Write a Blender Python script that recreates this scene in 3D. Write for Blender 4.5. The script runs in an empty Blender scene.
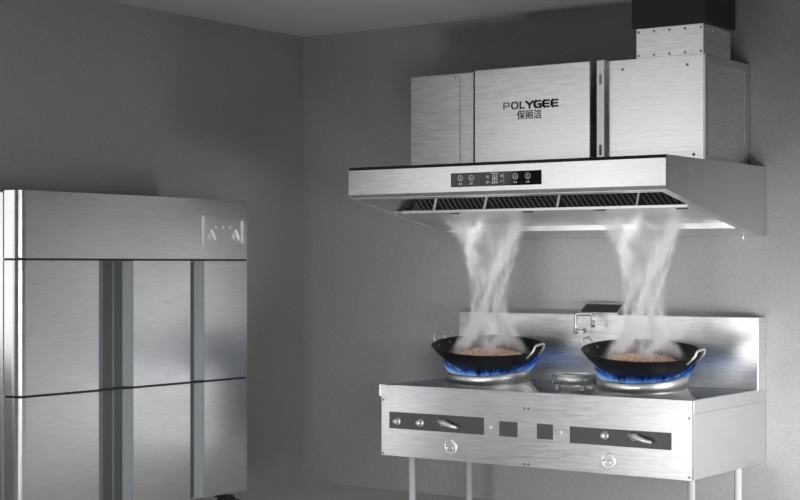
import bpy, bmesh, math, random
from mathutils import Vector, Matrix

random.seed(7)
S = bpy.context.scene
C = S.collection

# ------------------------------------------------------------------ camera
cam_d = bpy.data.cameras.new('camera')
cam = bpy.data.objects.new('camera', cam_d)
C.objects.link(cam)
cam.location = (0, 0, 1.5)
YAW = math.atan2(1140.0, 1609.0)
cam.rotation_euler = (math.pi / 2, 0, YAW)
cam_d.sensor_width = 36
cam_d.lens = 1609.0 / 800.0 * 36
cam_d.shift_y = 15.0 / 800.0
cam_d.clip_end = 60
S.camera = cam

# ------------------------------------------------------------------ view, world, lights
S.view_settings.view_transform = 'Standard'
S.view_settings.look = 'None'
S.view_settings.gamma = 1
S.view_settings.use_curve_mapping = False
S.view_settings.exposure = 0.0
S.cycles.volume_step_rate = 0.12
S.cycles.volume_max_steps = 512
S.cycles.volume_bounces = 2

W = bpy.data.worlds.new('world')
S.world = W
W.use_nodes = True
W.node_tree.nodes['Background'].inputs[0].default_value = (0.95, 0.98, 1.0, 1)
W.node_tree.nodes['Background'].inputs[1].default_value = 0.004


def area(name, loc, target, size, power, size_y=None, spread=math.pi):
    d = bpy.data.lights.new(name, 'AREA')
    d.energy = power
    d.shape = 'RECTANGLE' if size_y else 'SQUARE'
    d.size = size
    if size_y:
        d.size_y = size_y
    d.spread = spread
    o = bpy.data.objects.new(name, d)
    o.location = loc
    o.rotation_euler = (Vector(target) - Vector(loc)).to_track_quat('-Z', 'Y').to_euler()
    C.objects.link(o)
    return o


area('key_light', (-2.0, 7.6, 0.7), (-3.6, 8.7, 0.4), 0.8, 28, 0.6, math.radians(120))
area('left_light', (-1.0, 3.0, 1.3), (-7.4, 5.6, 0.9), 1.4, 13, 0.8, math.radians(66))
area('corner_light', (-4.6, 4.5, 0.2), (-5.4, 8.7, 0.9), 1.0, 12, 0.4, math.radians(80))
area('low_light', (-3.0, 5.0, 0.3), (-4.9, 8.7, 1.3), 0.7, 3.5, 0.4, math.radians(62))
area('overhead_fill', (-1.5, 5.6, 3.0), (-1.5, 5.6, 0), 1.6, 42, 1.6, math.radians(80))  # added overhead light, unseen, to bounce off the floor
area('under_hood_fill', (-4.63, 7.84, 1.77), (-4.63, 8.6, 0.75), 1.7, 2.4, 0.04, math.radians(122))  # added strip of light for the wall under the hood, no fitting built
wl = area('side_fill_far', (-6.95, 4.45, 1.77), (0, 4.45, 1.77), 1.6, 12.5, 1.9)  # added light panel for the steel fronts to reflect, no window here
wl.rotation_euler = (Matrix.Rotation(math.radians(20), 3, 'X') @ wl.rotation_euler.to_matrix()).to_euler()
area('side_fill_near', (-6.95, 1.35, 1.95), (0, 1.35, 1.95), 2.4, 63, 2.1)  # second added panel along the left wall, brightens the steel, not a window

# ------------------------------------------------------------------ material helpers


def new_mat(name):
    m = bpy.data.materials.new(name)
    m.use_nodes = True
    return m, m.node_tree.nodes, m.node_tree.links, m.node_tree.nodes['Principled BSDF']


def plain(name, col, rough=0.5, metal=0.0, spec=0.5):
    m, N, L, B = new_mat(name)
    B.inputs['Base Color'].default_value = (*col, 1)
    B.inputs['Roughness'].default_value = rough
    B.inputs['Metallic'].default_value = metal
    B.inputs['Specular IOR Level'].default_value = spec
    return m


def steel(name, col, rough, streak=0.12, bump=0.08, scale=(7, 7, 95), rvar=0.1):
    """brushed stainless steel, grain running horizontally"""
    m, N, L, B = new_mat(name)
    B.inputs['Metallic'].default_value = 1.0
    tc = N.new('ShaderNodeNewGeometry')
    mp = N.new('ShaderNodeMapping')
    mp.inputs['Scale'].default_value = scale
    L.new(tc.outputs['Position'], mp.inputs['Vector'])
    nz = N.new('ShaderNodeTexNoise')
    nz.inputs['Scale'].default_value = 1.0
    nz.inputs['Detail'].default_value = 5
    nz.inputs['Roughness'].default_value = 0.65
    L.new(mp.outputs[0], nz.inputs['Vector'])
    mr = N.new('ShaderNodeMapRange')
    mr.inputs['From Min'].default_value = 0.25
    mr.inputs['From Max'].default_value = 0.75
    mr.inputs['To Min'].default_value = 1 - streak
    mr.inputs['To Max'].default_value = 1 + streak
    L.new(nz.outputs['Fac'], mr.inputs['Value'])
    mx = N.new('ShaderNodeVectorMath')
    mx.operation = 'SCALE'
    mx.inputs[0].default_value = col
    L.new(mr.outputs[0], mx.inputs['Scale'])
    L.new(mx.outputs[0], B.inputs['Base Color'])
    rr = N.new('ShaderNodeMapRange')
    rr.inputs['From Min'].default_value = 0.25
    rr.inputs['From Max'].default_value = 0.75
    rr.inputs['To Min'].default_value = rough - rvar * 0.5
    rr.inputs['To Max'].default_value = rough + rvar * 0.5
    L.new(nz.outputs['Fac'], rr.inputs['Value'])
    L.new(rr.outputs[0], B.inputs['Roughness'])
    if bump:
        bp = N.new('ShaderNodeBump')
        bp.inputs['Strength'].default_value = bump
        bp.inputs['Distance'].default_value = 0.002
        L.new(nz.outputs['Fac'], bp.inputs['Height'])
        L.new(bp.outputs[0], B.inputs['Normal'])
    return m


def plaster(name, col, amp=0.15, scale=190.0):
    m, N, L, B = new_mat(name)
    B.inputs['Roughness'].default_value = 0.85
    B.inputs['Specular IOR Level'].default_value = 0.2
    g = N.new('ShaderNodeNewGeometry')
    nz = N.new('ShaderNodeTexNoise')
    nz.inputs['Scale'].default_value = scale
    nz.inputs['Detail'].default_value = 3
    L.new(g.outputs['Position'], nz.inputs['Vector'])
    mr = N.new('ShaderNodeMapRange')
    mr.inputs['From Min'].default_value = 0.3
    mr.inputs['From Max'].default_value = 0.7
    mr.inputs['To Min'].default_value = 1 - amp
    mr.inputs['To Max'].default_value = 1 + amp
    L.new(nz.outputs['Fac'], mr.inputs['Value'])
    mx = N.new('ShaderNodeVectorMath')
    mx.operation = 'SCALE'
    mx.inputs[0].default_value = col
    L.new(mr.outputs[0], mx.inputs['Scale'])
    L.new(mx.outputs[0], B.inputs['Base Color'])
    bp = N.new('ShaderNodeBump')
    bp.inputs['Strength'].default_value = 0.15
    bp.inputs['Distance'].default_value = 0.002
    L.new(nz.outputs['Fac'], bp.inputs['Height'])
    L.new(bp.outputs[0], B.inputs['Normal'])
    return m


M = {}
M['wall'] = plaster('grey_plaster', (0.32, 0.322, 0.323))
M['ceiling'] = plaster('ceiling_plaster', (0.60, 0.602, 0.603), 0.06)
M['floor'] = plaster('grey_floor', (0.64, 0.64, 0.64), 0.08, 90)
M['steel'] = steel('brushed_steel', (0.72, 0.73, 0.735), 0.34)
M['steel_strong'] = steel('brushed_steel_coarse', (0.72, 0.73, 0.735), 0.33, 0.18, 0.16, (7, 7, 85))
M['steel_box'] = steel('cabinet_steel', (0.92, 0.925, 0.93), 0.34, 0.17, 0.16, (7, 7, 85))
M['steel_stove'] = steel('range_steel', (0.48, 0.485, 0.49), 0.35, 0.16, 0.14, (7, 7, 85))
M['steel_plain'] = steel('satin_steel', (0.76, 0.77, 0.775), 0.40, 0.04, 0.05)
M['steel_fridge'] = steel('fridge_steel', (0.70, 0.705, 0.71), 0.30, 0.09, 0.05, (7, 7, 90), 0.06)
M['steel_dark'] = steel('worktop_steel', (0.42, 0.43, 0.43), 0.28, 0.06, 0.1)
M['chrome'] = plain('chrome', (0.8, 0.81, 0.82), 0.16, 1.0)
M['cast_ring'] = plain('ring_steel', (0.62, 0.62, 0.62), 0.42, 1.0)
M['tap'] = plain('tap_metal', (0.42, 0.42, 0.42), 0.38, 0.9)
M['satin'] = plain('satin_metal', (0.72, 0.72, 0.72), 0.4, 0.8)
M['tube'] = plain('light_tube', (0.62, 0.63, 0.64), 0.35, 0.25)
M['iron'] = plain('wok_iron', (0.006, 0.006, 0.0065), 0.42, 0.0, 0.22)
M['rivet'] = plain('dark_screw', (0.10, 0.10, 0.10), 0.4, 1.0)
M['bright_screw'] = plain('bright_screw', (0.85, 0.85, 0.85), 0.2, 1.0)
M['strip'] = plain('dark_grey_strip', (0.045, 0.047, 0.047), 0.45)
M['seam'] = plain('seam_rubber', (0.02, 0.02, 0.022), 0.6)
M['black_glass'] = plain('black_glass', (0.004, 0.004, 0.005), 0.05)
M['white_print'] = plain('white_print', (0.75, 0.76, 0.78), 0.5)
M['bright_white'] = plain('bright_white', (0.95, 0.95, 0.95), 0.3)
M['duct'] = plain('duct_and_lip_reflection', (0.012, 0.012, 0.012), 0.6)
M['grip'] = plain('grip_grey', (0.25, 0.275, 0.285), 0.4)
M['grip_dark'] = plain('grip_dark', (0.085, 0.087, 0.087), 0.5)
M['filter'] = plain('filter_black', (0.012, 0.012, 0.012), 0.5)
M['filter_slat'] = plain('filter_slat', (0.13, 0.13, 0.13), 0.5, 0.3)
M['black_rubber'] = plain('black_rubber', (0.01, 0.01, 0.01), 0.6)
M['clear_plate'] = steel('panel_plate', (0.6, 0.61, 0.62), 0.25, 0.03, 0.0)
M['light_strip'] = plain('light_strip', (0.72, 0.73, 0.74), 0.4)
M['ink'] = plain('black_ink', (0.015, 0.015, 0.016), 0.35)
M['ink_mid'] = plain('charcoal_ink', (0.035, 0.035, 0.036), 0.35)
M['ink_grey'] = plain('grey_ink', (0.11, 0.11, 0.112), 0.35)
M['oil'] = plain('cooking_oil', (0.10, 0.06, 0.04), 0.15)

m, N, L, B = new_mat('stir_fry')
oi = N.new('ShaderNodeTexNoise')
oi.inputs['Scale'].default_value = 45
g = N.new('ShaderNodeNewGeometry')
L.new(g.outputs['Position'], oi.inputs['Vector'])
cr = N.new('ShaderNodeValToRGB')
cr.color_ramp.elements[0].position = 0.35
cr.color_ramp.elements[0].color = (0.86, 0.48, 0.34, 1)
cr.color_ramp.elements[1].position = 0.65
cr.color_ramp.elements[1].color = (0.97, 0.76, 0.63, 1)
L.new(oi.outputs['Fac'], cr.inputs[0])
L.new(cr.outputs[0], B.inputs['Base Color'])
B.inputs['Roughness'].default_value = 0.4
M['food'] = m

# ------------------------------------------------------------------ geometry helpers


def box(bm, x0, x1, y0, y1, z0, z1, bev=0.0, mi=0, seg=1):
    vs = [bm.verts.new((x, y, z)) for x in (x0, x1) for y in (y0, y1) for z in (z0, z1)]
    fs = [(0, 1, 3, 2), (4, 6, 7, 5), (0, 4, 5, 1), (2, 3, 7, 6), (0, 2, 6, 4), (1, 5, 7, 3)]
    faces = [bm.faces.new([vs[i] for i in f]) for f in fs]
    for f in faces:
        f.material_index = mi
    if bev:
        es = list({e for f in faces for e in f.edges})
        r = bmesh.ops.bevel(bm, geom=es, offset=bev, segments=seg, affect='EDGES', profile=0.5)
        for f in r['faces']:
            f.material_index = mi


def prism(bm, pts, axis, a0, a1, mi=0):
    """pts: 2-D outline; axis 'x' -> (y,z), 'y' -> (x,z), 'z' -> (x,y)"""
    def v(p, a):
        if axis == 'x':
            return (a, p[0], p[1])
        if axis == 'y':
            return (p[0], a, p[1])
        return (p[0], p[1], a)
    A = [bm.verts.new(v(p, a0)) for p in pts]
    Bv = [bm.verts.new(v(p, a1)) for p in pts]
    n = len(pts)
    fs = [bm.faces.new(A), bm.faces.new(Bv[::-1])]
    for i in range(n):
        fs.append(bm.faces.new((A[i], Bv[i], Bv[(i + 1) % n], A[(i + 1) % n])))
    for f in fs:
        f.material_index = mi
    return fs


def sheet(bm, pts, axis, a0, a1, th, mi=0):
    """a bent metal sheet: open 2-D polyline thickened by th"""
    n = len(pts)
    P = [Vector(p) for p in pts]
    off = []
    for i in range(n):
        d = (P[min(i + 1, n - 1)] - P[max(i - 1, 0)]).normalized()
        off.append(P[i] + Vector((-d.y, d.x)) * th)
    return prism(bm, [tuple(p) for p in P] + [tuple(p) for p in off[::-1]], axis, a0, a1, mi)


def lathe(bm, prof, seg=48, mi=0, close=False, mat=None):
    rings = []
    for r, z in prof:
        if r < 1e-6:
            rings.append([bm.verts.new((0, 0, z))])
        else:
            rings.append([bm.verts.new((r * math.cos(2 * math.pi * k / seg), r * math.sin(2 * math.pi * k / seg), z))
                          for k in range(seg)])
    pairs = list(zip(rings, rings[1:]))
    if close:
        pairs.append((rings[-1], rings[0]))
    for a, b in pairs:
        for k in range(seg):
            k2 = (k + 1) % seg
            if len(a) == 1 and len(b) == 1:
                continue
            if len(a) == 1:
                f = bm.faces.new((a[0], b[k], b[k2]))
            elif len(b) == 1:
                f = bm.faces.new((a[k], b[0], a[k2]))
            else:
                f = bm.faces.new((a[k], b[k], b[k2], a[k2]))
            f.smooth = True
            f.material_index = mi
    if mat:
        bmesh.ops.transform(bm, matrix=mat, verts=[v for r in rings for v in r])
    return [v for r in rings for v in r]


def tube(bm, pts, rad, seg=10, mi=0):
    P = [Vector(p) for p in pts]
    rads = rad if isinstance(rad, (list, tuple)) else [rad] * len(P)
    up = None
    prev = None
    for i, p in enumerate(P):
        d = (P[min(i + 1, len(P) - 1)] - P[max(i - 1, 0)]).normalized()
        if up is None:
            up = d.orthogonal().normalized()
        up = (up - d * up.dot(d)).normalized()
        w = d.cross(up)
        ring = [bm.verts.new(p + (up * math.cos(2 * math.pi * k / seg) + w * math.sin(2 * math.pi * k / seg)) * rads[i])
                for k in range(seg)]
        if prev:
            for k in range(seg):
                f = bm.faces.new((prev[k], ring[k], ring[(k + 1) % seg], prev[(k + 1) % seg]))
                f.smooth = True
                f.material_index = mi
        else:
            bm.faces.new(ring[::-1]).material_index = mi
        prev = ring
    bm.faces.new(prev).material_index = mi


def round_path(pts, r=0.02, n=4):
    """polyline with rounded corners"""
    P = [Vector(p) for p in pts]
    out = [P[0]]
    for i in range(1, len(P) - 1):
        a = P[i] + (P[i - 1] - P[i]).normalized() * r
        b = P[i] + (P[i + 1] - P[i]).normalized() * r
        for k in range(n + 1):
            t = k / n
            out.append(a * (1 - t) ** 2 + P[i] * 2 * t * (1 - t) + b * t * t)
    out.append(P[-1])
    return out


def disc_y(bm, x, y, z, r, th, seg=16, mi=0):
    """short cylinder sticking out of a face that looks towards -Y"""
    lathe(bm, [(0, 0), (r, 0), (r, th * 0.7), (r * 0.85, th), (0, th)], seg, mi,
          mat=Matrix.Translation((x, y, z)) @ Matrix.Rotation(math.pi / 2, 4, 'X'))


def disc_x(bm, x, y, z, r, th, seg=12, mi=0):
    lathe(bm, [(0, 0), (r, 0), (r, th * 0.7), (r * 0.85, th), (0, th)], seg, mi,
          mat=Matrix.Translation((x, y, z)) @ Matrix.Rotation(math.pi / 2, 4, 'Y'))


def world_loc(o):
    p = Vector((0, 0, 0))
    while o:
        p += o.location
        o = o.parent
    return p


def obj(name, bm, mats, parent=None, loc=None):
    """link a bmesh (built in world coordinates) as ONE mesh object"""
    bmesh.ops.recalc_face_normals(bm, faces=bm.faces)
    if parent is not None:
        base = world_loc(parent)
    else:
        base = Vector(loc) if loc else Vector((0, 0, 0))
    bmesh.ops.translate(bm, vec=-base, verts=bm.verts)
    me = bpy.data.meshes.new(name)
    bm.to_mesh(me)
    bm.free()
    for mm in (mats if isinstance(mats, (list, tuple)) else [mats]):
        me.materials.append(mm)
    o = bpy.data.objects.new(name, me)
    C.objects.link(o)
    if parent is not None:
        o.parent = parent
    elif loc:
        o.location = loc
    return o


def thing(name, label, cat, loc, group=None):
    o = bpy.data.objects.new(name, None)
    o.empty_display_size = 0.1
    C.objects.link(o)
    o.location = loc
    tag(o, label, cat, group)
    return o


def tag(o, label, cat, group=None, kind=None):
    o['label'] = label
    o['category'] = cat
    if group:
        o['group'] = group
    if kind:
        o['kind'] = kind
    return o


def struct(name, bm, mat):
    o = obj(name, bm, mat)
    o['kind'] = 'structure'
    return o


nb = bmesh.new

# ------------------------------------------------------------------ the room
XL, YB, ZC = -7.009, 8.728, 3.083          # left wall, back wall, ceiling
bm = nb(); box(bm, XL - 0.12, 0.6, YB, YB + 0.12, 0, ZC); struct('wall_back', bm, M['wall'])
bm = nb(); box(bm, XL - 0.12, XL, -1.5, YB, 0, ZC); struct('wall_left', bm, M['wall'])
bm = nb(); box(bm, XL - 0.12, 0.6, -1.5, YB + 0.12, -0.1, 0); struct('floor', bm, M['floor'])
bm = nb(); box(bm, XL - 0.12, 0.6, 3.0, YB + 0.12, ZC, ZC + 0.1); struct('ceiling', bm, M['ceiling'])

# ------------------------------------------------------------------ six-door refrigerator
FX = -6.3
fr = thing('refrigerator', 'tall six-door brushed steel refrigerator standing against the left wall', 'refrigerator', (-6.65, 6.43, 0))
bm = nb(); box(bm, -6.985, -6.418, 5.548, 7.311, 0.13, 1.878, 0.006); obj('cabinet_body', bm, M['steel_plain'], fr)


def front_profile(y0, y1, near_round, y_grip0=None, y_grip1=None):
    """outline in (x, y) of a door: rounded corner at the camera end, grip pocket cut out"""
    xb = -6.404
    r = 0.048
    pts = [(xb, y0)]
    if near_round:
        for k in range(9):
            a = math.pi / 2 * k / 8
            pts.append((FX - r + r * math.sin(a), y0 + r - r * math.cos(a)))
    else:
        pts.append((FX, y0))
    if y_grip0 is not None:
        d = FX - 0.034
        if y_grip0 <= y0 + 0.004:          # pocket at the near end
            pts = [(xb, y0), (d, y0), (d, y_grip1), (FX, y_grip1), (FX, y1)]
        else:
            pts += [(FX, y_grip0), (d, y_grip0), (d, y1)]
    if y_grip0 is None or y_grip0 <= y0 + 0.004:
        pts.append((FX, y1)) if pts[-1] != (FX, y1) else None
    pts.append((xb, y1))
    return pts


bm = nb(); prism(bm, front_profile(5.54, 7.311, True), 'z', 1.535, 1.882)
hp = obj('header_panel', bm, M['steel_fridge'], fr)
# display on the header
bm = nb(); box(bm, FX, FX + 0.003, 6.925, 7.285, 1.615, 1.785, 0.001)
dp = obj('control_display', bm, M['steel_fridge'], hp)
dp['label'] = 'faint rectangular control display'
bm = nb(); box(bm, FX + 0.003, FX + 0.005, 6.902, 6.935, 1.63, 1.78); obj('light_strip', bm, M['light_strip'], dp)
bm = nb(); box(bm, FX + 0.003, FX + 0.005, 7.252, 7.276, 1.63, 1.762); obj('light_strip', bm, M['light_strip'], dp)
for y in (7.032, 7.094, 7.158):
    bm = nb(); disc_x(bm, FX + 0.003, y, 1.722, 0.008, 0.006); obj('indicator_light', bm, M['white_print'], dp)
for y in (6.985, 7.196):
    bm = nb()
    tube(bm, [(FX + 0.006, y + 0.004, 1.708), (FX + 0.009, y + 0.022, 1.678), (FX + 0.006, y + 0.04, 1.648)], [0.007, 0.0085, 0.007], 8)
    tube(bm, [(FX + 0.005, y - 0.008, 1.69), (FX + 0.007, y - 0.02, 1.672), (FX + 0.005, y - 0.006, 1.652)], 0.004, 6)
    obj('knob_highlight', bm, M['bright_white'], dp)  # white slashes modelled as the highlights on the knobs
# thin dark joint under the header
bm = nb(); box(bm, -6.404, FX - 0.004, 5.548, 7.309, 1.522, 1.537); obj('gasket', bm, M['seam'], fr)
bm = nb(); box(bm, -6.404, FX - 0.012, 5.55, 7.309, 0.820, 0.834); obj('gasket', bm, M['seam'], fr)

doors = [(5.54, 6.234, True, 6.10, 6.234, 'far'), (6.24, 6.817, False, 6.24, 6.36, 'near'), (6.822, 7.311, False, 6.822, 6.934, 'near')]
for (z0, z1) in ((0.834, 1.523), (0.156, 0.821)):
    for (y0, y1, rn, ga, gb, side) in doors:
        bm = nb(); prism(bm, front_profile(y0, y1, rn, ga, gb), 'z', z0, z1)
        d = obj('door', bm, M['steel_fridge'], fr)
        bm = nb()
        xi = FX - 0.028
        if side == 'far':
            prism(bm, [(FX + 0.001, ga), (FX + 0.001, ga + 0.006), (xi, ga + 0.057), (xi, gb), (xi - 0.005, gb), (xi - 0.005, ga)], 'z', z0 + 0.002, z1 - 0.002, 0)
            box(bm, xi, xi + 0.002, ga + 0.059, gb - 0.008, z0 + 0.004, z1 - 0.004, 0, 1)
        else:
            prism(bm, [(FX + 0.001, gb), (FX + 0.001, gb - 0.006), (xi, gb - 0.055), (xi, ga), (xi - 0.005, ga), (xi - 0.005, gb)], 'z', z0 + 0.002, z1 - 0.002, 0)
            box(bm, xi, xi + 0.002, ga + 0.004, gb - 0.058, z0 + 0.004, z1 - 0.004, 0, 1)
        obj('recessed_handle', bm, [M['grip'], M['grip_dark']], d)
for (x, y) in ((-6.40, 7.22), (-6.40, 5.66), (-6.88, 7.22), (-6.88, 5.66)):
    bm = nb()
    lathe(bm, [(0, -0.02), (0.05, -0.02), (0.062, -0.012), (0.062, 0.012), (0.05, 0.02), (0, 0.02)], 20,
          mat=Matrix.Translation((x, y, 0.062)) @ Matrix.Rotation(math.pi / 2, 4, 'X'))
    box(bm, x - 0.045, x + 0.045, y - 0.035, y + 0.035, 0.118, 0.13)
    prism(bm, [(x - 0.05, 0.06), (x - 0.02, 0.12), (x + 0.045, 0.12), (x + 0.02, 0.055)], 'y', y - 0.034, y - 0.024)
    prism(bm, [(x - 0.05, 0.06), (x - 0.02, 0.12), (x + 0.045, 0.12), (x + 0.02, 0.055)], 'y', y + 0.024, y + 0.034)
    box(bm, x + 0.05, x + 0.10, y - 0.022, y + 0.022, 0.098, 0.112, 0.004)
    box(bm, x + 0.02, x + 0.06, y - 0.03, y + 0.03, 0.10, 0.12)
    obj('caster', bm, M['black_rubber'], fr)

# ------------------------------------------------------------------ gas range
RX0, RX1, RY0 = -5.639, -3.616, 7.7426
RT, RF = 0.79, 0.735                         # rim height, sunk worktop height
gr = thing('gas_range', 'long brushed steel two-wok gas range standing on tube legs at the back wall', 'stove', (-4.63, 8.2, 0))
bm = nb(); box(bm, RX0 + 0.019, RX1 - 0.001, RY0 + 0.0225, YB - 0.004, 0.371, 0.7195, 0.001); obj('cabinet_body', bm, M['steel_plain'], gr)
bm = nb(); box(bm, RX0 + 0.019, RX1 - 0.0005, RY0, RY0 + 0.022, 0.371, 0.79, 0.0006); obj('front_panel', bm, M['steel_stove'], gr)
# worktop: a tray with raised rims
bm = nb()
w = 0.022
box(bm, RX0, RX0 + 0.0188, RY0, RY0 + w, 0.7205, RT, 0.0006)
box(bm, RX0, RX0 + w, RY0 + w, YB - 0.004, 0.7205, RT, 0.0008)
wt = obj('worktop_rim', bm, M['steel_plain'], gr)
bm = nb(); box(bm, RX1 - w, RX1, RY0 + w, YB - 0.004, 0.7205, RT, 0.0008); obj('worktop_rim', bm, M['steel_plain'], gr)
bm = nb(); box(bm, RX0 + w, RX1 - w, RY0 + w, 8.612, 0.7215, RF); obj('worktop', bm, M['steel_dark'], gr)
# backsplash
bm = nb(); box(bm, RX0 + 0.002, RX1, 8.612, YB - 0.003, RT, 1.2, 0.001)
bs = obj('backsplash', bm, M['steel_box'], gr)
bm = nb(); box(bm, RX0 + 0.03, RX1 - 0.03, 8.606, 8.612, RF, RT - 0.002); obj('splash_skirting', bm, M['steel_plain'], bs)
# flue outlet on the top edge of the backsplash
bm = nb()
fx0, fx1 = -4.762, -4.500
prof = [(8.606, 1.201), (8.606, 1.214), (8.69, 1.270), (8.722, 1.201)]
sd = 0.006
prism(bm, prof, 'x', fx0, fx0 + sd); prism(bm, prof, 'x', fx1 - sd, fx1)
box(bm, fx0 + sd, fx1 - sd, 8.606, 8.612, 1.201, 1.214)
prism(bm, [(8.686, 1.264), (8.69, 1.270), (8.722, 1.201), (8.714, 1.201)], 'x', fx0 + sd, fx1 - sd)
fl = obj('flue_outlet', bm, M['steel'], gr)
bm = nb(); prism(bm, [(8.613, 1.211), (8.685, 1.259), (8.685, 1.250), (8.616, 1.203)], 'x', fx0 + sd, fx1 - sd)
obj('flue_mouth_shade', bm, M['black_glass'], fl)  # dark sheet standing in for the shaded inside of the open flue
# swing tap on the backsplash
bm = nb()
tube(bm, round_path([(-4.728, 8.612, 1.102), (-4.728, 8.50, 1.102), (-4.728, 8.50, 1.204), (-4.622, 8.515, 1.207), (-4.618, 8.515, 1.135)], 0.016), 0.0108, 12)
lathe(bm, [(0, 0), (0.015, 0), (0.015, 0.012), (0, 0.012)], 20, mat=Matrix.Translation((-4.728, 8.612, 1.102)) @ Matrix.Rotation(math.pi / 2, 4, 'X'))
tube(bm, [(-4.728, 8.5, 1.088), (-4.728, 8.5, 1.122)], 0.014, 12)
tube(bm, [(-4.618, 8.515, 1.128), (-4.618, 8.515, 1.165)], 0.012, 12)
obj('tap', bm, M['tap'], gr)


def lever(bm, x, z, y):
    disc_y(bm, x, y, z, 0.02, 0.03)
    tube(bm, [(x - 0.022, y - 0.03, z + 0.012), (x + 0.02, y - 0.036, z + 0.002), (x + 0.07, y - 0.04, z - 0.012), (x + 0.115, y - 0.04, z - 0.02)],
         [0.011, 0.015, 0.012, 0.008], 10)


YF = RY0
for (x0, x1, z0, z1, knobs, lev) in ((-5.562, -4.9, 0.534, 0.632, [-5.5, -5.335], (-5.172, 0.588)),
                                     (-4.343, -3.733, 0.524, 0.615, [-4.124], (-3.945, 0.582))):
    bm = nb(); box(bm, x0, x1, YF - 0.002, YF + 0.003, z0, z1)
    st = obj('control_strip', bm, M['strip'], gr)
    for k in knobs:
        bm = nb(); disc_y(bm, k, YF - 0.002, 0.579, 0.022, 0.008, 20); disc_y(bm, k, YF - 0.01, 0.579, 0.016, 0.03, 20)
        obj('knob', bm, M['satin'], st)
    bm = nb(); lever(bm, lev[0], lev[1], YF - 0.002); obj('valve_lever', bm, M['satin'], st)
for (x0, x1) in ((-4.797, -4.678), (-4.552, -4.45)):
    bm = nb(); box(bm, x0, x1, YF - 0.002, YF + 0.003, 0.534, 0.618); obj('cover_plate', bm, M['strip'], gr)
for x in (-4.853, -4.397):
    bm = nb(); disc_y(bm, x, YF, 0.58, 0.009, 0.008); obj('pilot_button', bm, M['white_print'], gr)
for (x, z) in ((-5.13, 0.45), (-4.107, 0.443)):
    bm = nb()
    mt = Matrix.Translation((x, YF, z)) @ Matrix.Rotation(math.pi / 2, 4, 'X')
    lathe(bm, [(0.032, 0), (0.034, 0.002), (0.044, 0.002), (0.047, 0)], 32, mat=mt)
    pt = obj('ignition_port', bm, M['steel'], gr)
    bm = nb()
    for dx in (-0.028, 0.006):
        lathe(bm, [(0.006, 0), (0.007, 0.004), (0.011, 0.004), (0.013, 0)], 16, mat=Matrix.Translation((x + dx, YF, z - 0.006)) @ Matrix.Rotation(math.pi / 2, 4, 'X'))
    obj('port_screws', bm, M['chrome'], pt)
    arc = [(x + 0.038 * math.cos(a), YF - 0.004, z + 0.038 * math.sin(a)) for a in [math.radians(85 - 9 * k) for k in range(11)]]
    bm = nb(); tube(bm, arc, [0.002] + [0.0075] * 9 + [0.002], 8)
    obj('port_arc', bm, M['white_print'], pt)  # white arc along the upper right of the port ring
for (x, z) in ((-4.633, 0.698), (-4.607, 0.698), (-4.633, 0.387), (-4.607, 0.387), (-5.605, 0.70), (-5.605, 0.385), (-3.632, 0.697), (-3.632, 0.388)):
    bm = nb(); disc_y(bm, x, YF + 0.001, z, 0.006, 0.003, 12); obj('screw', bm, M['rivet'], gr)
for (x, y) in ((-5.437, 7.80), (-3.640, 7.785), (-5.424, 8.40), (-3.645, 8.40)):
    bm = nb()
    lathe(bm, [(0, 0), (0.03, 0), (0.03, 0.006), (0.021, 0.012), (0.0205, 0.3712), (0, 0.3712)], 24, mat=Matrix.Translation((x, y, 0)))
    obj('leg', bm, M['tube'], gr)

# burners -------------------------------------------------------------
CD = Vector((0.56, -0.83, 0)).normalized()   # horizontally towards the cook
AX = Vector((0, 0, 1)).cross(CD)             # tilt axis


def burner(cx, cy, name):
    bm = nb()
    prof = [(0.325, 0.0), (0.318, 0.006), (0.285, 0.03), (0.264, 0.055), (0.261, 0.064), (0.272, 0.07), (0.272, 0.118), (0.266, 0.124), (0.258, 0.120),
            (0.250, 0.09), (0.20, 0.08), (0.185, 0.104), (0.172, 0.108), (0.165, 0.09), (0.165, 0.0)]
    prof = [(r * 0.945, z) for r, z in prof]
    lathe(bm, prof, 64, close=True)
    t = math.tan(math.radians(9.0))
    dd = (CD * 0.92 - AX * 0.39).normalized()
    for v in bm.verts:
        h = v.co.z / 0.12
        v.co.z = v.co.z * 1.26 - (v.co.x * dd.x + v.co.y * dd.y) * t * min(1, max(0, h - 0.05))
        v.co.z = max(v.co.z, 0)
    bmesh.ops.translate(bm, vec=(cx, cy, RF + 0.0005), verts=bm.verts)
    b = obj('wok_ring', bm, M['cast_ring'], gr)
    bm = nb()
    lathe(bm, [(0, 0), (0.11, 0), (0.11, 0.055), (0.09, 0.07), (0, 0.07)], 32, mat=Matrix.Translation((cx, cy, RF + 0.0005)))
    obj('burner_head', bm, M['rivet'], b)
    return b


WK = [(-5.136, 8.165), (-4.116, 8.165)]
for (cx, cy) in WK:
    burner(cx, cy, '')
# small round burner between the woks
mx_, my_ = -4.552, 8.2
bm = nb()
lathe(bm, [(0.15, 0), (0.148, 0.01), (0.125, 0.04), (0.105, 0.064), (0.07, 0.064), (0.07, 0.0)], 40, close=True, mat=Matrix.Translation((mx_, my_, RF + 0.0005)))
sb = obj('small_burner', bm, M['cast_ring'], gr)
bm = nb()
lathe(bm, [(0.142, 0.078), (0.148, 0.082), (0.148, 0.130), (0.143, 0.135), (0.130, 0.135), (0.124, 0.127), (0.124, 0.078)], 40, close=True,
      mat=Matrix.Translation((mx_, my_, RF + 0.0005)))
for k in range(4):
    a = math.pi / 4 + k * math.pi / 2
    p = (mx_ + 0.115 * math.cos(a), my_ + 0.115 * math.sin(a))
    box(bm, p[0] - 0.012, p[0] + 0.012, p[1] - 0.012, p[1] + 0.012, RF + 0.045, RF + 0.077)
obj('pot_ring', bm, M['cast_ring'], sb)

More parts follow.
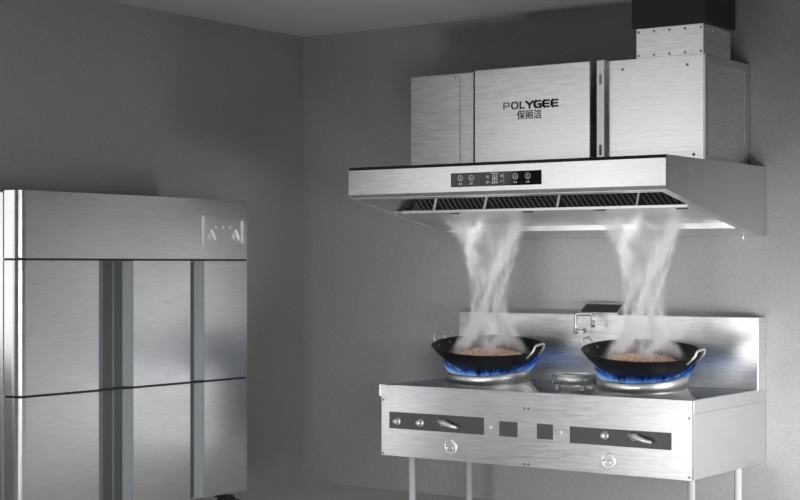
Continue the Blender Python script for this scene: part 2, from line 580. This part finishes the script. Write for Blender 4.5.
# ------------------------------------------------------------------ woks, food, flame, steam
WR, SR = 0.341, 0.42                          # rim radius, sphere radius
HR = SR - math.sqrt(SR * SR - WR * WR)        # bowl depth


def bowl_h(r):
    return SR - math.sqrt(max(SR * SR - r * r, 0))


TILT = math.radians(8.0)


def wok_matrix(cx, cy):
    # rim centre at z = 1.018, bowl leaning towards the cook
    return Matrix.Translation((cx, cy, 1.018)) @ Matrix.Rotation(TILT, 4, AX) @ Matrix.Translation((0, 0, -HR))


flame_m, N, L, B = new_mat('gas_flame')
N.remove(B)
out = N['Material Output']
at = N.new('ShaderNodeAttribute'); at.attribute_name = 'along'
cr = N.new('ShaderNodeValToRGB')
cr.color_ramp.elements[0].position = 0.0; cr.color_ramp.elements[0].color = (0.55, 0.80, 1.0, 1)
cr.color_ramp.elements[1].position = 1.0; cr.color_ramp.elements[1].color = (0.01, 0.03, 0.25, 1)
e = cr.color_ramp.elements.new(0.35); e.color = (0.16, 0.42, 0.95, 1)
e = cr.color_ramp.elements.new(0.65); e.color = (0.02, 0.08, 0.5, 1)
L.new(at.outputs['Fac'], cr.inputs[0])
em = N.new('ShaderNodeEmission'); em.inputs['Strength'].default_value = 0.6
L.new(cr.outputs[0], em.inputs['Color'])
tr = N.new('ShaderNodeBsdfTransparent')
mxs = N.new('ShaderNodeMixShader')
ma = N.new('ShaderNodeMapRange')
ma.inputs['From Min'].default_value = 0.0; ma.inputs['From Max'].default_value = 1.0
ma.inputs['To Min'].default_value = 0.6; ma.inputs['To Max'].default_value = 0.05
L.new(at.outputs['Fac'], ma.inputs['Value'])
fnz = N.new('ShaderNodeTexNoise'); fnz.inputs['Scale'].default_value = 85; fnz.inputs['Detail'].default_value = 2
fg = N.new('ShaderNodeNewGeometry'); L.new(fg.outputs['Position'], fnz.inputs['Vector'])
fmr = N.new('ShaderNodeMapRange'); fmr.inputs['From Min'].default_value = 0.35; fmr.inputs['From Max'].default_value = 0.65
fmr.inputs['To Min'].default_value = 0.15; fmr.inputs['To Max'].default_value = 1.1
L.new(fnz.outputs['Fac'], fmr.inputs['Value'])
fml = N.new('ShaderNodeMath'); fml.operation = 'MULTIPLY'
L.new(ma.outputs[0], fml.inputs[0]); L.new(fmr.outputs[0], fml.inputs[1])
L.new(fml.outputs[0], mxs.inputs[0]); L.new(tr.outputs[0], mxs.inputs[1]); L.new(em.outputs[0], mxs.inputs[2])
L.new(mxs.outputs[0], out.inputs['Surface'])

steam_m, N, L, B = new_mat('steam')
N.remove(B)
out = N['Material Output']


def mth(op, a, b=None, c=None):
    n = N.new('ShaderNodeMath'); n.operation = op
    for i, v in enumerate((a, b, c)):
        if v is None:
            continue
        if isinstance(v, (int, float)):
            n.inputs[i].default_value = v
        else:
            L.new(v, n.inputs[i])
    return n.outputs[0]


tc = N.new('ShaderNodeTexCoord')
sx = N.new('ShaderNodeSeparateXYZ'); L.new(tc.outputs['Object'], sx.inputs[0])
x, y, z = sx.outputs
zz = mth('SUBTRACT', z, 0.36)
Rz = mth('ADD', mth('MULTIPLY', mth('MULTIPLY', zz, zz), 0.95), 0.14)
xr = mth('DIVIDE', x, Rz); yr = mth('DIVIDE', y, Rz)
rho = mth('SQRT', mth('ADD', mth('MULTIPLY', xr, xr), mth('MULTIPLY', yr, yr)))


# a few twisted ribbons of denser vapour inside a faint haze
wn = N.new('ShaderNodeTexNoise')
wn.inputs['Scale'].default_value = 5.0; wn.inputs['Detail'].default_value = 3.5; wn.inputs['Roughness'].default_value = 0.62
wmp = N.new('ShaderNodeMapping'); wmp.inputs['Scale'].default_value = (1, 1, 0.7)
L.new(tc.outputs['Object'], wmp.inputs['Vector']); L.new(wmp.outputs[0], wn.inputs['Vector'])
ws = N.new('ShaderNodeSeparateColor'); L.new(wn.outputs['Color'], ws.inputs[0])
xr = mth('ADD', xr, mth('MULTIPLY', mth('SUBTRACT', ws.outputs[0], 0.5), 1.3))
yr = mth('ADD', yr, mth('MULTIPLY', mth('SUBTRACT', ws.outputs[1], 0.5), 1.3))


def strand(phase, turn, frac, width, amp):
    ph = mth('ADD', mth('MULTIPLY', z, turn), math.radians(phase) - turn * 0.4)
    dx = mth('SUBTRACT', xr, mth('MULTIPLY', mth('COSINE', ph), frac))
    dy = mth('SUBTRACT', yr, mth('MULTIPLY', mth('SINE', ph), frac))
    d2 = mth('ADD', mth('MULTIPLY', dx, dx), mth('MULTIPLY', dy, dy))
    return mth('MULTIPLY', mth('EXPONENT', mth('MULTIPLY', d2, -1.0 / (width * width))), amp)


rid = None
for args in ((123, 3.6, 0.74, 0.20, 11), (303, 3.6, 0.74, 0.20, 12), (33, 3.9, 0.66, 0.13, 13), (213, 3.3, 0.70, 0.14, 12),
             (70, 3.0, 0.40, 0.16, 9), (255, -2.6, 0.45, 0.13, 10), (160, -3.2, 0.68, 0.12, 10), (350, 4.6, 0.8, 0.10, 12)):
    q_ = strand(*args)
    rid = q_ if rid is None else mth('ADD', rid, q_)
lump = N.new('ShaderNodeTexNoise'); lump.inputs['Scale'].default_value = 30.0; lump.inputs['Detail'].default_value = 2.0
lmp = N.new('ShaderNodeMapping'); lmp.inputs['Scale'].default_value = (1, 1, 0.22)
L.new(tc.outputs['Object'], lmp.inputs['Vector']); L.new(lmp.outputs[0], lump.inputs['Vector'])
lm = N.new('ShaderNodeMapRange'); lm.inputs['From Min'].default_value = 0.35; lm.inputs['From Max'].default_value = 0.65
lm.inputs['To Min'].default_value = 0.25; lm.inputs['To Max'].default_value = 1.8
L.new(lump.outputs['Fac'], lm.inputs['Value'])
rid = mth('MULTIPLY', rid, lm.outputs[0])
edge = N.new('ShaderNodeMapRange'); edge.interpolation_type = 'SMOOTHSTEP'
edge.inputs['From Min'].default_value = 1.0; edge.inputs['From Max'].default_value = 0.75
L.new(rho, edge.inputs['Value'])
fz = N.new('ShaderNodeMapRange'); fz.interpolation_type = 'SMOOTHSTEP'
fz.inputs['From Min'].default_value = 0.87; fz.inputs['From Max'].default_value = 0.62
L.new(z, fz.inputs['Value'])
fb = N.new('ShaderNodeMapRange'); fb.interpolation_type = 'SMOOTHSTEP'
fb.inputs['From Min'].default_value = -0.03; fb.inputs['From Max'].default_value = 0.06
L.new(z, fb.inputs['Value'])
den = mth('MULTIPLY', mth('MULTIPLY', mth('ADD', mth('MULTIPLY', rid, 2.3), 0.5), edge.outputs[0]), mth('MULTIPLY', fz.outputs[0], fb.outputs[0]))
pv = N.new('ShaderNodeVolumePrincipled')
pv.inputs['Color'].default_value = (1, 1, 1, 1)
pv.inputs['Anisotropy'].default_value = 0.0
L.new(den, pv.inputs['Density'])
L.new(pv.outputs[0], out.inputs['Volume'])

names = [('left', 'beside the left end of the range'), ('right', 'beside the tap')]
for i, (cx, cy) in enumerate(WK):
    Mx = wok_matrix(cx, cy)
    where = ['on the left-hand burner', 'on the right-hand burner'][i]
    # wok body
    base = Vector((cx, cy, 0.86))
    wk = thing('wok', ['black iron two-handled wok on the left-hand burner ring', 'black iron two-handled wok on the right-hand burner ring'][i],
               'wok', base, 'woks on the gas range')
    bm = nb()
    rs = [0, 0.05, 0.1, 0.15, 0.19, 0.23, 0.265, 0.295, 0.32, 0.333, WR]
    outer = [(r, bowl_h(r)) for r in rs]
    inner = [(max(r - 0.003, 0), bowl_h(r) + 0.004) for r in rs[::-1]]
    lathe(bm, outer + [(WR + 0.002, HR + 0.003)] + inner, 72, mat=Mx)
    obj('bowl', bm, M['iron'], wk)
    for s in (1, -1):
        ha = 36 if s > 0 else 33
        hh = 0.045 if s > 0 else 0.036
        dirv = (AX * math.cos(math.radians(ha)) + CD * math.sin(math.radians(ha))) * s
        tang = Vector((-dirv.y, dirv.x, 0))
        up = Vector((0, 0, 1))
        cen = Vector((0, 0, HR))
        f0 = cen + dirv * (WR - 0.03) + up * -0.03
        pts = [f0 + tang * 0.064, cen + dirv * (WR + 0.012) + up * 0.012 + tang * 0.055, cen + dirv * (WR + 0.02) + up * hh + tang * 0.047,
               cen + dirv * (WR + 0.02) + up * hh - tang * 0.047, cen + dirv * (WR + 0.012) + up * 0.012 - tang * 0.055, f0 - tang * 0.064]
        bm = nb(); tube(bm, round_path(pts, 0.014), 0.0068, 8)
        bmesh.ops.transform(bm, matrix=Mx, verts=bm.verts)
        h = obj('handle', bm, M['satin'], wk); h['label'] = 'bright steel wire loop handle'
    # food: a heap of small chunks on a sauce bed
    bm = nb()
    rnd = random.Random(31 + i)
    bed = [(0, HR - 0.045), (0.09, HR - 0.050), (0.17, HR - 0.066), (0.215, HR - 0.085), (0.22, HR - 0.094)]
    lathe(bm, bed, 40)
    for k in range(420):
        r = 0.205 * math.sqrt(rnd.random()); a = rnd.random() * 2 * math.pi
        zt = HR - 0.046 - 0.042 * (r / 0.235) ** 2
        s = 0.010 + 0.010 * rnd.random()
        mt = Matrix.Translation((r * math.cos(a), r * math.sin(a), zt + 0.006 * rnd.random())) @ Matrix.Rotation(rnd.random() * 6, 4, Vector((rnd.random(), rnd.random(), rnd.random() + 0.1)).normalized()) @ Matrix.Diagonal((s * 1.5, s, s * 0.6, 1))
        bmesh.ops.create_icosphere(bm, subdivisions=1, radius=1.0, matrix=mt)
    bmesh.ops.transform(bm, matrix=Mx, verts=bm.verts)
    for f in bm.faces:
        f.smooth = True
    fo = obj('stir_fry', bm, M['food'], None, (cx, cy, 0.93))
    tag(fo, ['orange stir-fried food heaped in the left-hand wok', 'orange stir-fried food heaped in the right-hand wok'][i], 'food', 'food in the woks', 'stuff')
    # gas flame: tongues licking up round the bowl
    bm = nb()
    lay = bm.verts.layers.float.new('along')
    rnd = random.Random(5 + i)
    for k in range(420):
        a = rnd.random() * 2 * math.pi
        d = Vector((math.cos(a), math.sin(a), 0))
        side = d.dot(AX)                       # towards the right of the cook
        r0 = 0.17 + 0.055 * rnd.random()
        ln = 0.03 + 0.042 * rnd.random() ** 2 + 0.085 * max(side, 0) ** 3 * rnd.random()
        w0 = 0.007 + 0.008 * rnd.random()
        r1 = min(r0 + ln, 0.335)
        prev = None
        tn = Vector((-d.y, d.x, 0))
        sw = (rnd.random() - 0.5) * 0.03
        for q in range(6):
            t = q / 5
            r = r0 + (r1 - r0) * t
            off = 0.005 + 0.036 * (1 - t) ** 1.5 + 0.004 * math.sin(t * math.pi)
            nrm = Vector((d.x * r / SR, d.y * r / SR, -math.sqrt(1 - (r / SR) ** 2)))
            p = d * r + Vector((0, 0, bowl_h(r))) + nrm * off + tn * sw * t
            wd = w0 * (math.sin(math.pi * (0.25 + 0.75 * t)) if q < 5 else 0.05)
            ring = []
            for c in range(5):
                b = 2 * math.pi * c / 5
                vv = bm.verts.new(p + tn * wd * math.cos(b) + nrm * wd * 0.6 * math.sin(b))
                vv[lay] = t
                ring.append(vv)
            if prev:
                for c in range(5):
                    bm.faces.new((prev[c], ring[c], ring[(c + 1) % 5], prev[(c + 1) % 5])).smooth = True
            prev = ring
    bmesh.ops.transform(bm, matrix=Mx, verts=bm.verts)
    fm = obj('gas_flame', bm, flame_m, None, (cx, cy, 0.86))
    tag(fm, ['blue gas flame licking under the left-hand wok', 'blue gas flame licking under the right-hand wok'][i], 'flame', 'gas flames under the woks', 'stuff')
    # steam
    bm = nb()
    sx0, sy0 = cx + 0.02, cy - 0.02
    prof = [(0, -0.03)]
    for k in range(21):
        t = -0.03 + 0.90 * k / 20
        prof.append((0.95 * (t - 0.36) ** 2 + 0.142, t))
    prof.append((0, 0.87))
    lathe(bm, prof, 32, mat=Matrix.Translation((sx0, sy0, 0.985)))
    so = obj('steam', bm, steam_m, None, (sx0, sy0, 0.985))
    if i:
        so.rotation_euler = (0, 0, 0.0)
    tag(so, ['white steam rising from the left-hand wok to the hood', 'white steam rising from the right-hand wok to the hood'][i], 'steam', 'steam over the woks', 'stuff')

# ------------------------------------------------------------------ range hood
HX0, HX1, HY0 = -5.638, -3.616, 7.436
H2Y, H2Z = 8.60, 1.675
hd = thing('range_hood', 'wide brushed steel range hood with slanted underside above the two woks', 'range hood', (-4.63, 8.72, 1.675))
th = 0.008


def slant(yv):
    return 1.885 + (H2Z - 1.885) * (yv - HY0 - 0.015) / (H2Y - HY0 - 0.015)


# front panel with chamfered top and bottom edges
bm = nb()
prism(bm, [(HY0, 1.905), (HY0, 2.045), (HY0 + 0.010, 2.063), (HY0 + 0.03, 2.063), (HY0 + 0.03, 1.885), (HY0 + 0.016, 1.885)], 'x', HX0 + 0.004, HX1 - 0.001)
bmesh.ops.recalc_face_normals(bm, faces=bm.faces)
for f in bm.faces:
    if f.normal.z > 0.3:
        f.material_index = 1  # top chamfer coloured dark to imitate its dark reflection
fp = obj('front_panel', bm, [M['steel_strong'], M['duct']], hd)
# end panels
prof = [(HY0 + 0.016, 1.885), (HY0 + 0.016, 2.062), (8.722, 2.062), (8.722, 1.668), (H2Y, 1.668)]
bm = nb(); prism(bm, prof, 'x', HX1 - th, HX1); ep = obj('end_panel', bm, M['steel_plain'], hd)
bm = nb(); prism(bm, prof, 'x', HX0, HX0 + th); obj('end_panel', bm, M['steel_plain'], hd)
# tiny fixings on the right end panel
for (yy, zz_) in ((7.56, 1.985), (7.73, 1.995), (7.9, 2.0)):
    bm = nb(); disc_x(bm, HX1, yy, zz_, 0.004, 0.003); obj('rivet', bm, M['bright_screw'], ep)
# top sheet
bm = nb(); box(bm, HX0 + th, HX1 - th, HY0 + 0.03, 8.722, 2.052, 2.062); obj('top_sheet', bm, M['steel_plain'], hd)
bm = nb(); box(bm, HX0 + th, HX1 - th, 8.712, 8.722, 1.668, 2.052); obj('back_sheet', bm, M['steel_plain'], hd)
# bottom flanges following the slant
fw = 0.055
bm = nb()
for (xa, xb) in ((HX1 - fw, HX1 - th), (HX0 + th, HX0 + fw)):
    prism(bm, [(HY0 + 0.03, slant(HY0 + 0.03)), (H2Y, slant(H2Y)), (H2Y, slant(H2Y) + 0.006), (HY0 + 0.03, slant(HY0 + 0.03) + 0.006)], 'x', xa, xb)
prism(bm, [(HY0 + 0.03, slant(HY0 + 0.03)), (7.51, slant(7.51)), (7.51, slant(7.51) + 0.006), (HY0 + 0.03, slant(HY0 + 0.03) + 0.006)], 'x', HX0 + fw, HX1 - fw)
obj('bottom_flange', bm, M['steel'], hd)
# sloped inner side on the left
bm = nb(); prism(bm, [(HX0 + fw, 0), (HX0 + fw + 0.12, 0.07), (HX0 + fw + 0.115, 0.075), (HX0 + fw - 0.004, 0.006)], 'y', 7.51, 8.4)
for vtx in bm.verts:
    vtx.co.z += slant(vtx.co.y)
obj('inner_side', bm, M['steel_plain'], hd)
# filters, standing behind a rail
RYy = 7.815
RZ = slant(RYy)
fb0, fb1 = HX0 + fw + 0.125, HX1 - fw
xs = [fb0, -5.32, -4.975, -4.345, -3.865, fb1]
xs = [fb0, -5.293, -4.944, -4.464, -3.973, fb1]
for a, b in zip(xs, xs[1:]):
    bm = nb()
    prism(bm, [(RYy + 0.006, RZ + 0.004), (RYy + 0.076, RZ + 0.17), (RYy + 0.09, RZ + 0.17), (RYy + 0.02, RZ + 0.004)], 'x', a + 0.004, b - 0.004)
    fi = obj('grease_filter', bm, M['filter'], hd)
    bm = nb()
    xx = a - 0.13
    while xx < b - 0.03:
        # one slanted baffle, cut off at both ends of the filter
        k0 = max(0.0, (a + 0.014 - xx) / 0.16)
        k1 = min(1.0, (b - 0.014 - xx) / 0.16)
        if k1 - k0 > 0.12:
            def at(k, dx):
                return Vector((xx + 0.16 * k + dx, RYy + 0.0725 - 0.07 * k, RZ + 0.168 - 0.163 * k))
            p = [at(k0, 0), at(k0, 0.012), at(k1, 0.012), at(k1, 0)]
            A = [bm.verts.new(t) for t in p]; B2 = [bm.verts.new(t + Vector((0, -0.006, 0.001))) for t in p]
            bm.faces.new(A); bm.faces.new(B2[::-1])
            for n_ in range(4):
                bm.faces.new((A[n_], B2[n_], B2[(n_ + 1) % 4], A[(n_ + 1) % 4]))
        xx += 0.034
    obj('baffle_slats', bm, M['filter_slat'], fi)
for xv in xs[1:-1]:
    bm = nb()
    prism(bm, [(RYy - 0.006, RZ), (RYy + 0.002, RZ), (RYy + 0.07, RZ + 0.17), (RYy + 0.06, RZ + 0.17)], 'x', xv - 0.006, xv + 0.006)
    obj('filter_divider', bm, M['light_strip'], hd)
bm = nb(); box(bm, fb0 - 0.06, fb1, RYy - 0.010, RYy + 0.012, RZ - 0.015, RZ + 0.003, 0.002); obj('filter_rail', bm, M['steel'], hd)
for xv in (-5.165, -4.67, -4.21, -3.72):
    bm = nb(); box(bm, xv - 0.03, xv + 0.03, RYy + 0.02, RYy + 0.035, RZ - 0.022, RZ - 0.012); obj('rail_clip', bm, M['rivet'], hd)
# back panel and oil gutter
GY = 8.43
bm = nb(); prism(bm, [(RYy + 0.012, RZ - 0.006), (GY, slant(GY) + 0.03), (GY, slant(GY) + 0.036), (RYy + 0.012, RZ)], 'x', HX0 + fw, HX1 - fw)
obj('back_panel', bm, M['steel'], hd)
bm = nb(); sheet(bm, [(GY, slant(GY) + 0.032), (GY, slant(GY)), (H2Y, H2Z - 0.007), (8.712, H2Z - 0.007)], 'x', HX0 + th, HX1 - th, 0.005)
obj('oil_gutter', bm, M['steel_plain'], hd)
bm = nb(); tube(bm, [(-3.70, 8.60, 1.668), (-3.70, 8.60, 1.640)], 0.008, 10); obj('drain_pin', bm, M['chrome'], hd)
# control panel on the front
PX0, PX1, PZ0, PZ1 = -4.922, -4.344, 1.930, 2.007
bm = nb(); box(bm, PX0, PX1, HY0 - 0.003, HY0 + 0.002, PZ0, PZ1, 0.001); cp = obj('control_panel', bm, M['black_glass'], fp)
yi = HY0 - 0.0035


def ring_icon(bm, x, z, r):
    lathe(bm, [(r * 0.82, 0), (r * 0.82, 0.001), (r, 0.001), (r, 0)], 24, mat=Matrix.Translation((x, yi + 0.0005, z)) @ Matrix.Rotation(math.pi / 2, 4, 'X'))


for n_, xi in enumerate((-4.858, -4.786, -4.505, -4.427)):
    bm = nb()
    ring_icon(bm, xi, 1.978, 0.0165)
    if n_ in (0, 3):
        box(bm, xi - 0.0015, xi + 0.0015, yi - 0.0005, yi + 0.0005, 1.974, 1.986)
        box(bm, xi - 0.006, xi + 0.006, yi - 0.0005, yi + 0.0005, 1.9715, 1.974)
    else:
        lathe(bm, [(0.004, 0), (0.004, 0.001), (0.006, 0.001), (0.006, 0)], 12, mat=Matrix.Translation((xi, yi + 0.0005, 1.978)) @ Matrix.Rotation(math.pi / 2, 4, 'X'))
    for t in range(2):
        box(bm, xi - 0.011 + t * 0.012, xi - 0.001 + t * 0.012, yi - 0.0005, yi + 0.0005, 1.943, 1.9445)
        box(bm, xi - 0.011 + t * 0.012, xi - 0.001 + t * 0.012, yi - 0.0005, yi + 0.0005, 1.949, 1.9505)
        box(bm, xi - 0.007 + t * 0.012, xi - 0.0055 + t * 0.012, yi - 0.0005, yi + 0.0005, 1.941, 1.953)
    obj('touch_button', bm, M['white_print'], cp)
bm = nb()
for (a, b, c, d_) in ((-4.69, -4.672, 1.982, 1.986), (-4.69, -4.672, 1.974, 1.977), (-4.69, -4.672, 1.953, 1.957), (-4.69, -4.672, 1.946, 1.949),
                      (-4.657, -4.612, 1.996, 2.0), (-4.650, -4.646, 1.953, 1.992), (-4.657, -4.612, 1.945, 1.949), (-4.638, -4.634, 1.953, 1.99),
                      (-4.624, -4.62, 1.953, 1.99), (-4.650, -4.62, 1.968, 1.973), (-4.60, -4.583, 1.985, 1.989), (-4.60, -4.583, 1.977, 1.98), (-4.60, -4.586, 1.955, 1.958),
                      (-4.595, -4.592, 1.948, 1.958), (-4.578, -4.5765, 1.94, 2.0)):
    box(bm, a, b, yi - 0.0005, yi + 0.0005, c, d_)
obj('segment_display', bm, M['white_print'], cp)

# ------------------------------------------------------------------ purifier cabinet on the hood
CY = 8.116
pc = thing('purifier_cabinet', 'steel purifier cabinet with raised lettered middle panel on top of the hood', 'purifier', (-4.69, 8.42, 2.0625))
ZT = 2.655
ZB = 2.0628
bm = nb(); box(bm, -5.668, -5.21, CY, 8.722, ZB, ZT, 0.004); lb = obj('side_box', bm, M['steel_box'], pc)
bm = nb(); box(bm, -5.664, -5.305, CY - 0.006, CY, ZB + 0.004, ZT - 0.004, 0.002); lp = obj('cover_sheet', bm, M['steel_box'], lb)
for (x, z) in ((-5.645, 2.625), (-5.33, 2.628)):
    bm = nb(); disc_y(bm, x, CY - 0.006, z, 0.009, 0.005); obj('screw', bm, M['bright_screw'], lp)
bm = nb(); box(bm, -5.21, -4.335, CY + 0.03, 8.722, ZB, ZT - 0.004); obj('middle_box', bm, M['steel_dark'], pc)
bm = nb(); box(bm, -5.198, -5.186, CY + 0.0, CY + 0.03, ZB, ZT - 0.002); obj('seam_strip', bm, M['seam'], pc)
bm = nb(); box(bm, -5.158, -4.384, CY - 0.07, CY + 0.03, ZB, ZT - 0.002, 0.003); cpn = obj('access_panel', bm, M['steel_box'], pc)
bm = nb(); box(bm, -4.361, -4.311, CY - 0.035, CY - 0.001, ZB, ZT + 0.004, 0.002); po = obj('hinge_post', bm, M['steel_plain'], pc)
bm = nb(); box(bm, -4.3365, -4.3325, CY + 0.002, CY + 0.03, ZB, ZT); obj('seam_strip', bm, M['seam'], pc)
for z in (2.15, 2.55):
    bm = nb(); box(bm, -4.344, -4.329, CY - 0.038, CY - 0.035, z - 0.03, z + 0.03, 0.001); obj('hinge', bm, M['grip'], po)
bm = nb(); box(bm, -4.332, -3.719, CY, 8.722, ZB, ZT, 0.003); rb = obj('side_box', bm, M['steel_box'], pc)
# folded rim on the right side of the box, with a recessed sheet
bm = nb()
x0, x1 = -3.719, -3.713
box(bm, x0, x1, CY + 0.002, CY + 0.045, ZB + 0.002, ZT - 0.002); box(bm, x0, x1, 8.66, 8.72, ZB + 0.002, ZT - 0.002)
box(bm, x0, x1, CY + 0.045, 8.66, ZT - 0.05, ZT - 0.002); box(bm, x0, x1, CY + 0.045, 8.66, ZB + 0.002, ZB + 0.035)
sf = obj('side_frame', bm, M['steel_plain'], rb)
for (yy, zz_) in ((CY + 0.03, 2.59), (CY + 0.03, 2.11), (8.68, 2.575), (8.68, 2.12)):
    bm = nb(); disc_x(bm, x1, yy, zz_, 0.006, 0.004); obj('screw', bm, M['bright_screw'], sf)
for (x, z) in ((-4.215, 2.60), (-3.818, 2.60), (-4.24, 2.085), (-3.78, 2.105)):
    bm = nb(); disc_y(bm, x, CY, z, 0.008, 0.005); obj('screw', bm, M['grip'], rb)


# lettering on the middle panel
def strokes(bm, segs, x0, z0, wx, hz, t, y, mi, tz=None):
    tz = tz or t
    for (a, b, c, d_) in segs:
        p = Vector((x0 + a * wx, z0 + b * hz)); q = Vector((x0 + c * wx, z0 + d_ * hz))
        dv = (q - p).normalized(); n_ = Vector((-dv.y, dv.x))
        tt = (tz if abs(dv.x) > abs(dv.y) * 1.5 else t) * 0.5
        P = [p + n_ * tt - dv * tt * 0.98, q + n_ * tt + dv * tt * 0.98, q - n_ * tt + dv * tt * 0.98, p - n_ * tt - dv * tt * 0.98]
        prism(bm, [tuple(v_) for v_ in P], 'y', y - 0.0012, y, mi)


LT = {
    'P': [(0, 0, 0, 1), (0, 1, .9, 1), (.95, .95, .95, .5), (.9, .42, 0, .42)],
    'O': [(0, .28, 0, .72), (0, .72, .22, 1), (.22, 1, .78, 1), (.78, 1, 1, .72), (1, .72, 1, .28), (1, .28, .78, 0), (.78, 0, .22, 0), (.22, 0, 0, .28)],
    'L': [(0, 1, 0, 0), (0, 0, .9, 0)],
    'Y': [(0, 1, .5, .5), (1, 1, .5, .5), (.5, .5, .5, 0)],
    'G': [(1, 1, .22, 1), (.22, 1, 0, .72), (0, .72, 0, .28), (0, .28, .22, 0), (.22, 0, 1, 0), (1, 0, 1, .45), (1, .48, .55, .48)],
    'E': [(1, 1, .18, 1), (.18, 1, 0, .78), (0, .78, 0, .22), (0, .22, .18, 0), (.18, 0, 1, 0), (0, .5, .95, .5)],
}
bm = nb()
yl = CY - 0.07
xc = -4.958
for n_, ch in enumerate('POLYGEE'):
    mi = [2, 2, 1, 0, 0, 0, 0][n_]
    tt = [.008, .010, .011, .013, .0145, .0145, .0145][n_]
    wd = [.036, .040, .030, .044, .040, .038, .038][n_]
    strokes(bm, LT[ch], xc + 0.004, 2.413, wd, 0.035, tt, yl, mi, tt * 0.72)
    xc += wd + [.018, .018, .010, .012, .018, .018, 0][n_]
lt = obj('brand_lettering', bm, [M['ink'], M['ink_mid'], M['ink_grey']], cpn)
fc = bpy.data.curves.new('brand_characters', 'FONT')
fc.body = '\u4fdd\u4e3d\u6d01'
fc.size = 0.056
fc.extrude = 0.0006
fc.offset = 0.0008
fc.align_x = 'CENTER'
fo_ = bpy.data.objects.new('font_source', fc)
C.objects.link(fo_)
bpy.context.view_layer.update()
dg = bpy.context.evaluated_depsgraph_get()
me = bpy.data.meshes.new_from_object(fo_.evaluated_get(dg))
bpy.data.objects.remove(fo_)
me.materials.clear(); me.materials.append(M['ink_mid'])
me.transform(Matrix.Translation(Vector((-4.782, yl - 0.0008, 2.352)) - world_loc(cpn)) @ Matrix.Rotation(math.pi / 2, 4, 'X'))
bc = bpy.data.objects.new('brand_characters', me)
C.objects.link(bc); bc.parent = cpn

# riveted collar on the cabinet
co = thing('duct_collar', 'short riveted steel duct collar on top of the purifier cabinet', 'duct', (-3.925, 8.3, ZT))
bm = nb(); box(bm, -4.131, -3.722, CY + 0.002, 8.475, ZT + 0.001, 2.822, 0.003); cb_ = obj('collar_wall', bm, M['steel_box'], co)
for z in (ZT + 0.014, 2.80):
    for k in range(5):
        bm = nb(); disc_y(bm, -4.115 + k * 0.094, CY + 0.002, z, 0.007, 0.004, 10); obj('rivet', bm, M['grip'], cb_)
for k in range(5):
    bm = nb(); disc_x(bm, -3.722, CY + 0.05 + k * 0.075, 2.795, 0.006, 0.004, 10); obj('rivet', bm, M['bright_screw'], cb_)
# dark duct to the ceiling
bm = nb(); box(bm, -4.152, -3.702, CY - 0.012, 8.495, 2.823, ZC - 0.001, 0.003)
dk = obj('exhaust_duct', bm, M['duct'], None, (-3.93, 8.3, 2.823))
tag(dk, 'dark square exhaust duct running from the steel collar to the ceiling', 'duct')
